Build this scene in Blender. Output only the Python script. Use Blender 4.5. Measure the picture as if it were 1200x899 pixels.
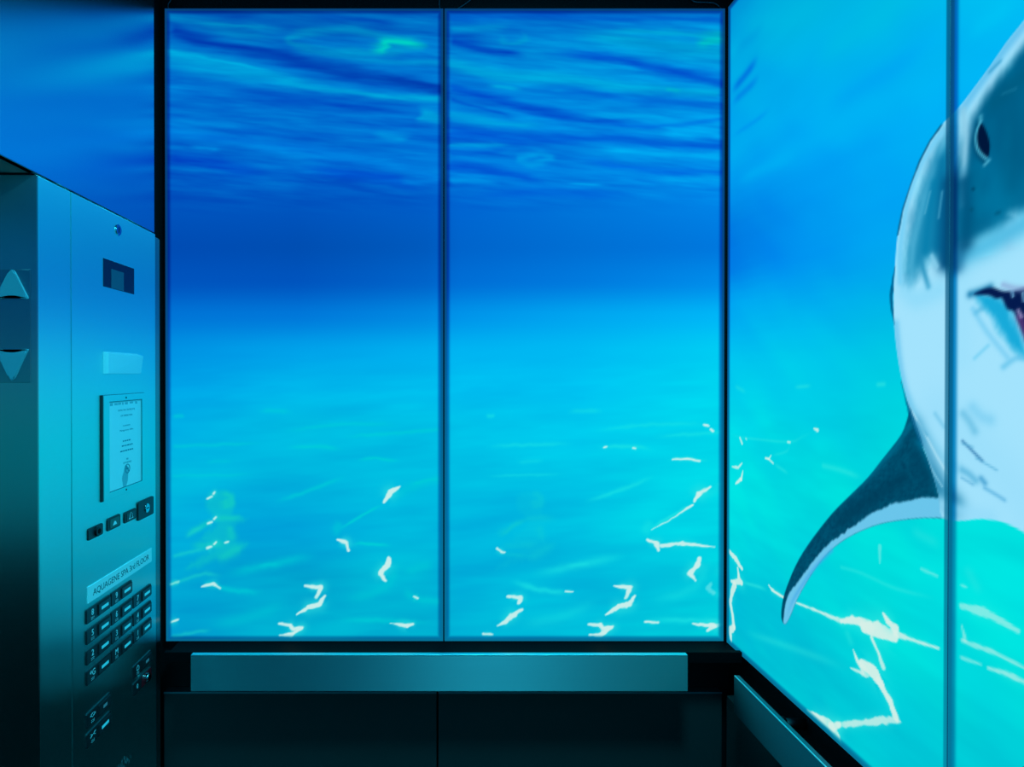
import bpy, bmesh, math, random
import numpy as np
from mathutils import Vector, Matrix

C = bpy.context.scene.collection
for o in list(bpy.data.objects):
    bpy.data.objects.remove(o)

# ------------------------------------------------------------------ camera
F = 714.0                       # focal length in pixels of a 1200 px wide frame
CX, CY = 507.0, 441.7           # principal point
PITCH = math.radians(0.30)
cam_d = bpy.data.cameras.new('camera')
cam = bpy.data.objects.new('camera', cam_d)
C.objects.link(cam)
cam.location = (0, 0, 1.6)
cam.rotation_euler = (math.pi / 2 - PITCH, 0, 0)
cam_d.sensor_fit = 'HORIZONTAL'
cam_d.sensor_width = 36.0
cam_d.lens = F / 1200 * 36
cam_d.shift_x = (600 - CX) / 1200
cam_d.shift_y = (CY - 449.5) / 1200
cam_d.clip_start = 0.02
bpy.context.scene.camera = cam

# ------------------------------------------------------------------ world, exposure
sc = bpy.context.scene
w = bpy.data.worlds.new('world')
sc.world = w
w.use_nodes = True
w.node_tree.nodes['Background'].inputs[0].default_value = (0, 0, 0, 1)
w.node_tree.nodes['Background'].inputs[1].default_value = 0.0
sc.view_settings.view_transform = 'Standard'
sc.view_settings.look = 'None'
sc.view_settings.gamma = 1
sc.view_settings.exposure = 0.0
sc.view_settings.use_curve_mapping = False

# ------------------------------------------------------------------ geometry constants
YB = 1.6            # back wall mural plane
XR = 0.771          # right mural plane
XL = -0.704         # left metal plane
SC = F / YB         # pixels per metre on the back wall
Z_LO, Z_HI = 0.896, 2.556
Y_REAR = -0.62
ZC = 2.66


def ray(px, py):
    a = (px - CX) / F
    b = -(py - CY) / F
    y = math.cos(PITCH) + b * math.sin(PITCH)
    z = b * math.cos(PITCH) - math.sin(PITCH)
    return a, y, z


def on_y(px, py, Y):
    a, y, z = ray(px, py)
    t = Y / y
    return Vector((a * t, Y, 1.6 + z * t))


def on_x(px, py, X):
    a, y, z = ray(px, py)
    t = X / a
    return Vector((X, y * t, 1.6 + z * t))


# ------------------------------------------------------------------ materials
def lin(c):
    c = c / 255.0
    return c / 12.92 if c <= 0.04045 else ((c + 0.055) / 1.055) ** 2.4


def rgb(r, g, b):
    return (lin(r), lin(g), lin(b), 1)


def mat(name, color, rough=0.5, metal=0.0, spec=0.5, emit=None, estr=1.0, bump=None, aniso=None):
    m = bpy.data.materials.new(name)
    m.use_nodes = True
    nt = m.node_tree
    p = nt.nodes['Principled BSDF']
    p.inputs['Base Color'].default_value = color
    p.inputs['Roughness'].default_value = rough
    p.inputs['Metallic'].default_value = metal
    p.inputs['Specular IOR Level'].default_value = spec
    if aniso:                                  # brushed grain: spread across the grain direction
        p.inputs['Anisotropic'].default_value = aniso[0]
        tg = nt.nodes.new('ShaderNodeTangent')
        tg.direction_type = 'RADIAL'
        tg.axis = aniso[1]
        nt.links.new(tg.outputs['Tangent'], p.inputs['Tangent'])
    if emit:
        p.inputs['Emission Color'].default_value = emit
        p.inputs['Emission Strength'].default_value = estr
    if bump:                                   # (scale vector, strength, roughness variation)
        tc = nt.nodes.new('ShaderNodeTexCoord')
        mp = nt.nodes.new('ShaderNodeMapping')
        mp.inputs['Scale'].default_value = bump[0]
        nz = nt.nodes.new('ShaderNodeTexNoise')
        nz.inputs['Scale'].default_value = 1.0
        nz.inputs['Detail'].default_value = 3
        nt.links.new(tc.outputs['Object'], mp.inputs['Vector'])
        nt.links.new(mp.outputs['Vector'], nz.inputs['Vector'])
        mr = nt.nodes.new('ShaderNodeMapRange')
        mr.inputs['To Min'].default_value = rough - bump[2]
        mr.inputs['To Max'].default_value = rough + bump[2]
        nt.links.new(nz.outputs['Fac'], mr.inputs['Value'])
        nt.links.new(mr.outputs['Result'], p.inputs['Roughness'])
        if bump[1] > 0:
            b = nt.nodes.new('ShaderNodeBump')
            b.inputs['Strength'].default_value = bump[1]
            b.inputs['Distance'].default_value = 0.001
            nt.links.new(nz.outputs['Fac'], b.inputs['Height'])
            nt.links.new(b.outputs['Normal'], p.inputs['Normal'])
    return m


M = {}
M['black'] = mat('black_paint', (0.006, 0.008, 0.010, 1), 0.5, 0, 0.25)
M['black_gloss'] = mat('black_trim', (0.003, 0.004, 0.005, 1), 0.6, 0, 0.05)
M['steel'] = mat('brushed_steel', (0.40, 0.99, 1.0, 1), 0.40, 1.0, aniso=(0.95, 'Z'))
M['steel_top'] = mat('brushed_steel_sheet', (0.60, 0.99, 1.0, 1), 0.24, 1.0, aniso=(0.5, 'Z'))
M['lamp'] = mat('fill_lamp_diffuser', (0.8, 0.8, 0.8, 1), 0.5, 0.0, emit=(0.05, 0.78, 1.0, 1), estr=105.0)
M['steel_jamb'] = mat('brushed_steel_jamb', (0.45, 0.47, 0.48, 1), 0.37, 1.0, aniso=(1.0, 'Z'))
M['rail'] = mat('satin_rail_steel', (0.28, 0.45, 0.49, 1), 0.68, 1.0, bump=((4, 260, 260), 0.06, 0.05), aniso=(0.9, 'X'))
M['rail_shaded'] = mat('satin_rail_steel_shaded', (0.20, 0.31, 0.35, 1), 0.60, 1.0, bump=((260, 90, 260), 0.25, 0.06), aniso=(0.9, 'Y'))  # same steel as the long rail, base darkened to stand for shade
M['laminate'] = mat('dark_laminate', (0.030, 0.040, 0.042, 1), 0.45, 0.0, 0.4)
M['plate'] = mat('dark_button_plate', (0.022, 0.032, 0.038, 1), 0.38, 0.3, 0.5)
M['cap'] = mat('button_cap', (0.030, 0.045, 0.052, 1), 0.30, 0.3, 0.5)
M['red_cap'] = mat('red_plate', (0.40, 0.012, 0.02, 1), 0.4, 0.0, 0.5)
M['numeral'] = mat('pale_marking', (0.85, 0.88, 0.90, 1), 0.4, 0.0)
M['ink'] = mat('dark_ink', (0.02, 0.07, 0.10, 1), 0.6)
M['paleink'] = mat('faded_ink', (0.05, 0.22, 0.30, 1), 0.6)
M['smudge'] = mat('grey_smudge', (0.30, 0.52, 0.58, 1), 0.7)
M['paper'] = mat('white_paper', (0.92, 0.97, 0.97, 1), 0.40, 0.1)
M['plastic'] = mat('white_plastic', (0.7, 0.92, 0.95, 1), 0.35, 0.1)
M['screen'] = mat('dark_screen', (0.010, 0.020, 0.045, 1), 0.12, 0.0, 0.5)
M['lcd'] = mat('grey_lcd', (0.05, 0.13, 0.17, 1), 0.3)
M['indicator'] = mat('lit_indicator', (0.02, 0.05, 0.06, 1), 0.4, emit=rgb(30, 175, 205), estr=1.0)
M['indicator_dim'] = mat('dim_indicator', (0.02, 0.05, 0.06, 1), 0.4, emit=rgb(28, 95, 115), estr=1.0)
M['lens_arrow'] = mat('translucent_arrow', (0.22, 0.50, 0.60, 1), 0.35, 0.0, 0.5)
M['lantern'] = mat('dull_lantern_plate', (0.30, 0.36, 0.38, 1), 0.37, 1.0, aniso=(1.0, 'Z'))
M['gasket'] = mat('dark_gasket', (0.012, 0.02, 0.024, 1), 0.6)
M['dark_metal'] = mat('dark_metal', (0.05, 0.06, 0.07, 1), 0.35, 1.0)
M['chrome'] = mat('chrome', (0.75, 0.78, 0.80, 1), 0.12, 1.0)
M['edge'] = mat('glass_edge', (0.02, 0.07, 0.09, 1), 0.15, 0.0, 0.6, emit=rgb(8, 62, 92), estr=1.0)  # emission stands in for backlight reaching the glass edges
M['panel_highlight'] = mat('panel_highlight_metal', (0.20, 0.34, 0.40, 1), 0.6, 1.0)  # for the strip added to show a highlight along the panel top
M['rail_highlight'] = mat('rail_highlight_steel', (0.50, 0.95, 1.0, 1), 0.50, 1.0)  # brighter base stands for the line of light along the rail top
M['scuff'] = mat('scuffed_paint', (0.14, 0.20, 0.22, 1), 0.6)
M['wire'] = mat('wire_sleeve', (0.05, 0.10, 0.14, 1), 0.5)
M['floor'] = mat('dark_floor', (0.012, 0.016, 0.018, 1), 0.5, bump=((40, 40, 40), 0.1, 0.1))
M['green'] = mat('green_key', (0.02, 0.10, 0.09, 1), 0.35)

m = bpy.data.materials.new('backlit_print')
m.use_nodes = True
nt = m.node_tree
p = nt.nodes['Principled BSDF']
p.inputs['Base Color'].default_value = (0.0, 0.0, 0.0, 1)
p.inputs['Roughness'].default_value = 0.25
p.inputs['Specular IOR Level'].default_value = 0.0
at = nt.nodes.new('ShaderNodeAttribute')
at.attribute_name = 'print'
nt.links.new(at.outputs['Color'], p.inputs['Emission Color'])
p.inputs['Emission Strength'].default_value = 1.0
M['print'] = m


# ------------------------------------------------------------------ mesh helpers
def tag(o, label=None, cat=None, group=None, kind=None):
    if label: o['label'] = label
    if cat: o['category'] = cat
    if group: o['group'] = group
    if kind: o['kind'] = kind
    return o


def obj(name, bm, material, parent=None, smooth=False):
    me = bpy.data.meshes.new(name)
    bmesh.ops.recalc_face_normals(bm, faces=bm.faces[:])
    bm.to_mesh(me)
    bm.free()
    me.materials.append(material)
    if smooth:
        me.polygons.foreach_set('use_smooth', [True] * len(me.polygons))
    o = bpy.data.objects.new(name, me)
    C.objects.link(o)
    if parent is not None:
        o.parent = parent
        o.matrix_parent_inverse = Matrix.Translation(parent.location).inverted()
    return o


def empty(name, loc):
    o = bpy.data.objects.new(name, None)
    o.empty_display_size = 0.05
    C.objects.link(o)
    o.location = loc
    return o


def add_box(bm, lo, hi, bev=0.0, seg=2):
    r = bmesh.ops.create_cube(bm, size=1)
    vs = r['verts']
    for v in vs:
        for k in range(3):
            v.co[k] = lo[k] if v.co[k] < 0 else hi[k]
    if bev > 0:
        es = list({e for v in vs for e in v.link_edges})
        bmesh.ops.bevel(bm, geom=es, offset=bev, segments=seg, affect='EDGES', profile=0.7)
    return bm


def box(lo, hi, bev=0.0, seg=2):
    return add_box(bmesh.new(), lo, hi, bev, seg)


def prism_x(bm, pts, x0, x1, bev=0.0):
    """polygon given as (y,z) extruded along X from x0 to x1"""
    a = [bm.verts.new((x0, y, z)) for y, z in pts]
    f = bm.faces.new(a)
    r = bmesh.ops.extrude_face_region(bm, geom=[f])
    vs = [g for g in r['geom'] if isinstance(g, bmesh.types.BMVert)]
    for v in vs: v.co.x = x1
    if bev > 0:
        ff = [g for g in r['geom'] if isinstance(g, bmesh.types.BMFace)][0]
        bmesh.ops.bevel(bm, geom=list(ff.edges), offset=bev, segments=2, affect='EDGES')
    return bm


def prism_y(bm, pts, y0, y1, bev=0.0):
    """polygon given as (x,z) extruded along Y from y0 to y1"""
    a = [bm.verts.new((x, y0, z)) for x, z in pts]
    f = bm.faces.new(a)
    r = bmesh.ops.extrude_face_region(bm, geom=[f])
    vs = [g for g in r['geom'] if isinstance(g, bmesh.types.BMVert)]
    for v in vs: v.co.y = y1
    if bev > 0:
        ff = [g for g in r['geom'] if isinstance(g, bmesh.types.BMFace)][0]
        bmesh.ops.bevel(bm, geom=list(ff.edges), offset=bev, segments=2, affect='EDGES')
    return bm


def rrect(y0, y1, z0, z1, r, n=4):
    pts = []
    for cy, cz, a0 in ((y1 - r, z1 - r, 0), (y0 + r, z1 - r, 90), (y0 + r, z0 + r, 180), (y1 - r, z0 + r, 270)):
        for k in range(n + 1):
            a = math.radians(a0 + 90 * k / n)
            pts.append((cy + r * math.cos(a), cz + r * math.sin(a)))
    return pts


def disc_x(bm, y, z, r, x0, x1, n=24, bev=0.0):
    return prism_x(bm, [(y + r * math.cos(2 * math.pi * k / n), z + r * math.sin(2 * math.pi * k / n)) for k in range(n)], x0, x1, bev)


def tube(bm, pts, r, n=8):
    rings = []
    for i, q in enumerate(pts):
        q = Vector(q)
        d = (Vector(pts[min(i + 1, len(pts) - 1)]) - Vector(pts[max(i - 1, 0)])).normalized()
        a = d.orthogonal().normalized()
        b = d.cross(a)
        rings.append([bm.verts.new(q + r * (math.cos(2 * math.pi * k / n) * a + math.sin(2 * math.pi * k / n) * b)) for k in range(n)])
    for A, B in zip(rings, rings[1:]):
        for k in range(n):
            bm.faces.new((A[k], A[(k + 1) % n], B[(k + 1) % n], B[k]))
    bm.faces.new(rings[0][::-1])
    bm.faces.new(rings[-1])
    return bm


def text_bm(txt, height, x, y0, z0, ylen=None, align='LEFT', depth=0.0004, shear=0.0):
    """flat raised lettering on a plane of constant X, reading towards +Y"""
    cu = bpy.data.curves.new('t', 'FONT')
    cu.body = txt
    cu.size = 1.0
    cu.align_x = align
    cu.resolution_u = 3
    cu.shear = shear
    to = bpy.data.objects.new('t', cu)
    C.objects.link(to)
    bpy.context.view_layer.update()
    dg = bpy.context.evaluated_depsgraph_get()
    me = bpy.data.meshes.new_from_object(to.evaluated_get(dg))
    bpy.data.objects.remove(to)
    bpy.data.curves.remove(cu)
    bm = bmesh.new()
    bm.from_mesh(me)
    bpy.data.meshes.remove(me)
    xs = [v.co.x for v in bm.verts]
    w0 = max(xs) - min(xs)
    k = height / 0.70
    kx = ylen / w0 if ylen else k
    for v in bm.verts:
        u, t = v.co.x, v.co.y
        v.co = Vector((x, y0 + u * kx, z0 + t * k))
    r = bmesh.ops.extrude_face_region(bm, geom=bm.faces[:])
    for g in r['geom']:
        if isinstance(g, bmesh.types.BMVert): g.co.x += depth
    return bm


def struct(name, bm, m):
    o = obj(name, bm, m)
    o['kind'] = 'structure'
    return o


# ------------------------------------------------------------------ the setting
b = box((-0.95, YB + 0.016, 0), (0.90, YB + 0.10, ZC))
struct('wall_back', b, M['black'])
b = box((XR + 0.016, Y_REAR, 0), (0.90, YB + 0.016, ZC))
struct('wall_right', b, M['black'])
b = bmesh.new()
ZH = 1.957                                   # underside of the door header
YJ = 1.0857                                  # face of the door jamb
add_box(b, (-0.95, YJ + 0.004, 0), (XL - 0.016, YB + 0.016, ZC))
add_box(b, (-0.95, Y_REAR, ZH + 0.004), (XL - 0.016, YJ + 0.004, ZC))
add_box(b, (-0.95, Y_REAR, 0), (XL - 0.016, -0.10, ZH + 0.004))
struct('wall_left', b, M['black'])
struct('wall_front', box((-0.95, Y_REAR - 0.08, 0), (0.90, Y_REAR, ZC)), M['black'])
struct('floor', box((-0.95, Y_REAR - 0.08, -0.08), (0.90, YB + 0.10, 0)), M['floor'])
# unseen downlight added to light the paper, rail edges and jamb
LX = 0.30
o = empty('fill_downlight', (LX, 0.55, ZC - 0.016))
tag(o, 'round fill downlight added in the unseen ceiling above the viewer', 'added fill light')
b = bmesh.new()
bmesh.ops.create_circle(b, cap_ends=True, radius=0.16, segments=40, matrix=Matrix.Translation((LX, 0.55, ZC - 0.006)))
obj('diffuser', b, M['lamp'], o)
b = bmesh.new()
for k in range(40):
    a_, c_ = 2 * math.pi * k / 40, 2 * math.pi * (k + 1) / 40
    ring4 = []
    for r_, z_ in ((0.16, ZC - 0.001), (0.16, ZC - 0.016), (0.185, ZC - 0.014), (0.19, ZC - 0.001)):
        ring4.append(((LX + r_ * math.cos(a_), 0.55 + r_ * math.sin(a_), z_), (LX + r_ * math.cos(c_), 0.55 + r_ * math.sin(c_), z_)))
    for (p0, p1), (q0, q1) in zip(ring4, ring4[1:]):
        b.faces.new([b.verts.new(v) for v in (p0, p1, q1, q0)])
bmesh.ops.remove_doubles(b, verts=b.verts[:], dist=1e-5)
obj('trim_ring', b, M['dark_metal'], o)
struct('ceiling', box((-0.95, Y_REAR - 0.08, ZC), (0.90, YB + 0.10, ZC + 0.08)), M['black'])
struct('door_1', box((-0.94, -0.098, 0.004), (-0.875, YJ, ZH + 0.002), 0.002), M['steel_jamb'])

# shelf-like black trim under the back mural
b = box((XL + 0.036, 1.512, 0.895), (XR - 0.001, 1.524, 0.9065), 0.001)
add_box(b, (XL + 0.036, 1.5235, 0.880), (XR - 0.001, YB + 0.0155, 0.8945), 0.001)
add_box(b, (XL + 0.036, 1.512, 0.880), (XR - 0.001, 1.524, 0.8955), 0.001)
struct('trim_1', b, M['black_gloss'])
# door jamb: one folded steel sheet, face towards the doorway plus return on the car side
b = bmesh.new()
YC = on_x(84.3, 440, XL).y
add_box(b, (-0.874, YJ, 0.004), (XL, YJ + 0.0035, ZH - 0.003), 0.0012)
struct('trim_2', b, M['steel_jamb'])
struct('trim_5', box((XL - 0.0155, YJ + 0.0036, 0.004), (XL, YC - 0.0030, ZH - 0.003), 0.0022, 3), M['steel'])
# header soffit
struct('trim_3', box((-0.874, -0.095, ZH), (XL - 0.002, YJ - 0.002, ZH + 0.0038), 0.0005), M['steel_jamb'])
# left end fillet beside the back corner
b = bmesh.new()
YE = on_x(182.2, 440, XL).y
a0 = []
for k in range(9):
    a = math.radians(90 * k / 8)
    a0.append((XL - 0.0155 + 0.0150 * math.cos(a), YE + 0.002 + 0.046 * math.sin(a)))
prof = [(XL - 0.0155, YE + 0.002)] + a0
bt = [b.verts.new((x, y, 0.004)) for x, y in prof]
tp = [b.verts.new((x, y, 1.957 - 0.010)) for x, y in prof]
n = len(prof)
b.faces.new(bt[::-1])
b.faces.new(tp)
for k in range(n):
    b.faces.new((bt[k], bt[(k + 1) % n], tp[(k + 1) % n], tp[k]))
struct('trim_4', b, M['steel_jamb'])


# ------------------------------------------------------------------ mural painting (flat prints inside backlit glass)
rng = np.random.RandomState(7)
TAB = rng.rand(256, 256)


def vnoise(x, y):
    xi = np.floor(x).astype(int)
    yi = np.floor(y).astype(int)
    fx = x - xi
    fy = y - yi
    fx = fx * fx * (3 - 2 * fx)
    fy = fy * fy * (3 - 2 * fy)
    a = TAB[xi % 256, yi % 256]
    b_ = TAB[(xi + 1) % 256, yi % 256]
    c = TAB[xi % 256, (yi + 1) % 256]
    d = TAB[(xi + 1) % 256, (yi + 1) % 256]
    return (a * (1 - fx) + b_ * fx) * (1 - fy) + (c * (1 - fx) + d * fx) * fy


def fbm(x, y, o=3):
    s = 0
    amp = 0.5
    for k in range(o):
        s = s + amp * (vnoise(x * 2 ** k + 17 * k, y * 2 ** k + 31 * k) - 0.5)
        amp *= 0.55
    return s


def sstep(a, b_, x):
    t = np.clip((x - a) / (b_ - a), 0, 1)
    return t * t * (3 - 2 * t)


class Paint:
    def __init__(s, U, V):
        s.U, s.V = U, V
        s.Cc = np.zeros((U.size, 3))

    def sub(s, pts, pad):
        P = np.array(pts, float)
        return np.nonzero((s.U > P[:, 0].min() - pad) & (s.U < P[:, 0].max() + pad) &
                          (s.V > P[:, 1].min() - pad) & (s.V < P[:, 1].max() + pad))[0]

    def pdist(s, idx, pts, wd, closed=False):
        """distance to a polyline and the local width there"""
        u, v = s.U[idx], s.V[idx]
        P = list(pts) + ([pts[0]] if closed else [])
        best = np.full(idx.size, 1e9)
        bw = np.full(idx.size, 1.0)
        s.arc = np.zeros(idx.size)
        seg = [math.hypot(P[k + 1][0] - P[k][0], P[k + 1][1] - P[k][1]) for k in range(len(P) - 1)]
        cum = np.concatenate([[0], np.cumsum(seg)]) / max(sum(seg), 1e-9)
        W = list(wd) if hasattr(wd, '__len__') else [wd] * len(P)
        for k in range(len(P) - 1):
            (x0, y0), (x1, y1) = P[k], P[k + 1]
            dx, dy = x1 - x0, y1 - y0
            L = dx * dx + dy * dy + 1e-9
            t = np.clip(((u - x0) * dx + (v - y0) * dy) / L, 0, 1)
            d = np.hypot(u - x0 - t * dx, v - y0 - t * dy)
            ww = W[k] + (W[k + 1] - W[k]) * t
            q = d - ww * 0 if closed else d / np.maximum(ww, 1e-3)
            bq = best if closed else best / bw
            mset = q < bq
            best = np.where(mset, d, best)
            bw = np.where(mset, ww, bw)
            s.arc = np.where(mset, cum[k] + (cum[k + 1] - cum[k]) * t, s.arc)
        return best, bw

    def mix(s, idx, a, col):
        a = a[:, None]
        s.Cc[idx] = s.Cc[idx] * (1 - a) + np.array(col, float) * a

    def soft(s, pts, wd, col, al=1.0):
        """soft brush stroke, gaussian across"""
        mw = max(wd) if hasattr(wd, '__len__') else wd
        idx = s.sub(pts, mw * 2.6)
        if not idx.size: return
        d, ww = s.pdist(idx, pts, wd)
        al = np.full(idx.size, al)
        if math.hypot(pts[0][0] - pts[-1][0], pts[0][1] - pts[-1][1]) > 3:
            edge = lambda x: x < 206 or 510 < x < 536 or 838 < x < 866
            if not edge(pts[0][0]): al = al * sstep(-.02, .32, s.arc)
            if not edge(pts[-1][0]): al = al * sstep(-.02, .32, 1 - s.arc)
        s.mix(idx, al * np.exp(-(d / ww) ** 2 * 1.1), col)

    def hard(s, pts, wd, col, al=1.0, e=0.9):
        mw = max(wd) if hasattr(wd, '__len__') else wd
        idx = s.sub(pts, mw + 4)
        if not idx.size: return
        d, ww = s.pdist(idx, pts, wd)
        j = fbm(s.U[idx] / 5, s.V[idx] / 5, 2) * 1.2 * np.minimum(ww, 3)
        s.mix(idx, al * (1 - sstep(-e, e, d - ww + j)), col)

    def inside(s, idx, pts):
        u, v = s.U[idx], s.V[idx]
        r = np.zeros(idx.size, bool)
        for k in range(len(pts)):
            (x0, y0), (x1, y1) = pts[k], pts[(k + 1) % len(pts)]
            if y0 == y1: continue
            c = ((y0 > v) != (y1 > v)) & (u < (x1 - x0) * (v - y0) / (y1 - y0) + x0)
            r ^= c
        return r

    def sdf(s, idx, pts):
        d, _ = s.pdist(idx, pts, 1.0, True)
        return np.where(s.inside(idx, pts), -d, d)

    def poly(s, pts, col, al=1.0, e=1.0, clip=None, jit=0.0):
        idx = s.sub(pts, e * 2 + 2)
        if not idx.size: return
        sd = s.sdf(idx, pts)
        if jit: sd = sd + fbm(s.U[idx] / 4, s.V[idx] / 9, 3) * jit
        a = al * (1 - sstep(-e, e, sd))
        if clip is not None: a = a * clip[idx]
        s.mix(idx, a, col)


def smoothpts(pts, n=4, closed=False):
    """Catmull-Rom"""
    P = [np.array(q, float) for q in pts]
    N = len(P)
    out = []
    for k in range(N if closed else N - 1):
        g = (lambda i: P[i % N]) if closed else (lambda i: P[min(max(i, 0), N - 1)])
        p0, p1, p2, p3 = g(k - 1), g(k), g(k + 1), g(k + 2)
        for j in range(n):
            t = j / n
            out.append(tuple(0.5 * (2 * p1 + (p2 - p0) * t + (2 * p0 - 5 * p1 + 4 * p2 - p3) * t * t + (3 * p1 - p0 - 3 * p2 + p3) * t ** 3)))
    if not closed: out.append(tuple(P[-1]))
    return out


def grid_colour(U, V, xs, ys, tab):
    T = np.array(tab, float)                       # [x][y][3]
    xs = np.array(xs, float)
    ys = np.array(ys, float)
    ix = np.clip(np.searchsorted(xs, U) - 1, 0, len(xs) - 2)
    iy = np.clip(np.searchsorted(ys, V) - 1, 0, len(ys) - 2)
    fx = np.clip((U - xs[ix]) / (xs[ix + 1] - xs[ix]), 0, 1)[:, None]
    fy = np.clip((V - ys[iy]) / (ys[iy + 1] - ys[iy]), 0, 1)[:, None]
    fy = fy * fy * (3 - 2 * fy) * 0.5 + fy * 0.5
    return (T[ix, iy] * (1 - fx) + T[ix + 1, iy] * fx) * (1 - fy) + (T[ix, iy + 1] * (1 - fx) + T[ix + 1, iy + 1] * fx) * fy


WHITE = (208, 240, 236)
BY = (12, 30, 60, 100, 150, 200, 240, 290, 330, 370, 410, 450, 500, 560, 620, 680, 752)
BX = (200, 350, 500, 540, 680, 840)
G = lambda *a: [(0, g, b_) for g, b_ in a]
Z2 = lambda g, b_: [(0, p_, q_) for p_, q_ in zip(g, b_)]
BTAB = [
    Z2((88, 95, 105, 112, 108, 92, 84, 76, 84, 117, 148, 163, 175, 182, 166, 168, 160), (180, 190, 200, 208, 208, 198, 190, 180, 190, 215, 228, 232, 230, 223, 218, 214, 208)),
    Z2((95, 102, 112, 112, 112, 100, 84, 78, 84, 120, 162, 179, 187, 180, 166, 174, 176), (185, 192, 203, 208, 208, 205, 190, 178, 190, 218, 234, 235, 226, 222, 219, 210, 210)),
    Z2((105, 112, 124, 120, 116, 106, 94, 90, 100, 138, 174, 187, 192, 190, 180, 180, 182), (195, 200, 210, 213, 215, 210, 200, 190, 202, 226, 238, 238, 230, 226, 221, 214, 212)),
    Z2((98, 110, 130, 127, 122, 114, 102, 100, 110, 148, 180, 192, 195, 192, 182, 178, 180), (195, 203, 213, 218, 220, 217, 210, 204, 214, 234, 242, 242, 234, 228, 224, 219, 216)),
    Z2((108, 120, 142, 138, 134, 127, 117, 111, 122, 166, 186, 193, 199, 201, 192, 184, 186), (203, 210, 218, 222, 224, 224, 218, 212, 222, 240, 243, 242, 237, 232, 226, 220, 218)),
    Z2((122, 134, 158, 158, 156, 150, 130, 120, 140, 182, 205, 211, 216, 217, 214, 208, 208), (210, 216, 226, 232, 236, 238, 230, 222, 234, 247, 244, 240, 236, 232, 230, 224, 220))]

TOP1 = [  # soft streaks of the water surface, left panel: points, width, colour, alpha
    ([(356, 18), (440, 26), (480, 32)], 5, (0, 78, 184), .8),
    ([(201, 22), (260, 36), (305, 45), (338, 52)], 8, (0, 138, 200), .55),
    ([(230, 30), (300, 33), (340, 36)], 3, (0, 160, 205), .5),
    ([(203, 39), (260, 55), (335, 68), (410, 86), (515, 106)], [6, 7, 8, 9, 8], (0, 64, 176), .9),
    ([(335, 45), (365, 38), (410, 37), (455, 44), (494, 54), (455, 61), (425, 64), (380, 62), (344, 54), (335, 45)], 5, (0, 172, 205), .42),
    ([(425, 61), (445, 58), (455, 51), (500, 55)], 5, (0, 208, 195), .95),
    ([(375, 63), (428, 71), (515, 76)], 5, (0, 150, 212), .6),
    ([(440, 92), (480, 98), (515, 107)], 4, (0, 60, 172), .6),
    ([(201, 68), (260, 80), (320, 93), (395, 107), (455, 115), (515, 118)], [14, 12, 10, 8, 5, 4], (0, 158, 218), .9),
    ([(201, 62), (270, 75), (330, 88)], 2.5, (0, 178, 228), .6),
    ([(400, 108), (455, 114), (515, 117)], 2.5, (0, 178, 225), .5),
    ([(254, 108), (350, 119), (440, 124), (500, 122)], 9, (0, 78, 194), .75),
    ([(485, 132), (515, 140)], 9, (0, 168, 224), .9),
    ([(400, 142), (440, 146), (490, 150)], 4, (0, 105, 208), .6),
    ([(431, 157), (458, 160), (482, 163)], 6, (0, 150, 226), .8),
    ([(362, 132), (420, 140), (470, 147)], 4, (0, 122, 216), .6),
    ([(240, 150), (340, 158), (420, 160)], 6, (0, 88, 202), .5),
    ([(203, 156), (290, 168), (380, 180), (470, 195), (515, 208)], 9, (0, 128, 226), .7),
    ([(215, 172), (260, 177)], 2.5, (0, 145, 228), .6),
    ([(203, 186), (260, 192), (320, 207)], 8, (0, 70, 198), .7),
    ([(340, 196), (430, 206), (510, 222)], 7, (0, 90, 214), .6),
    ([(470, 213), (515, 213)], 4, (0, 130, 225), .7),
]
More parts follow.
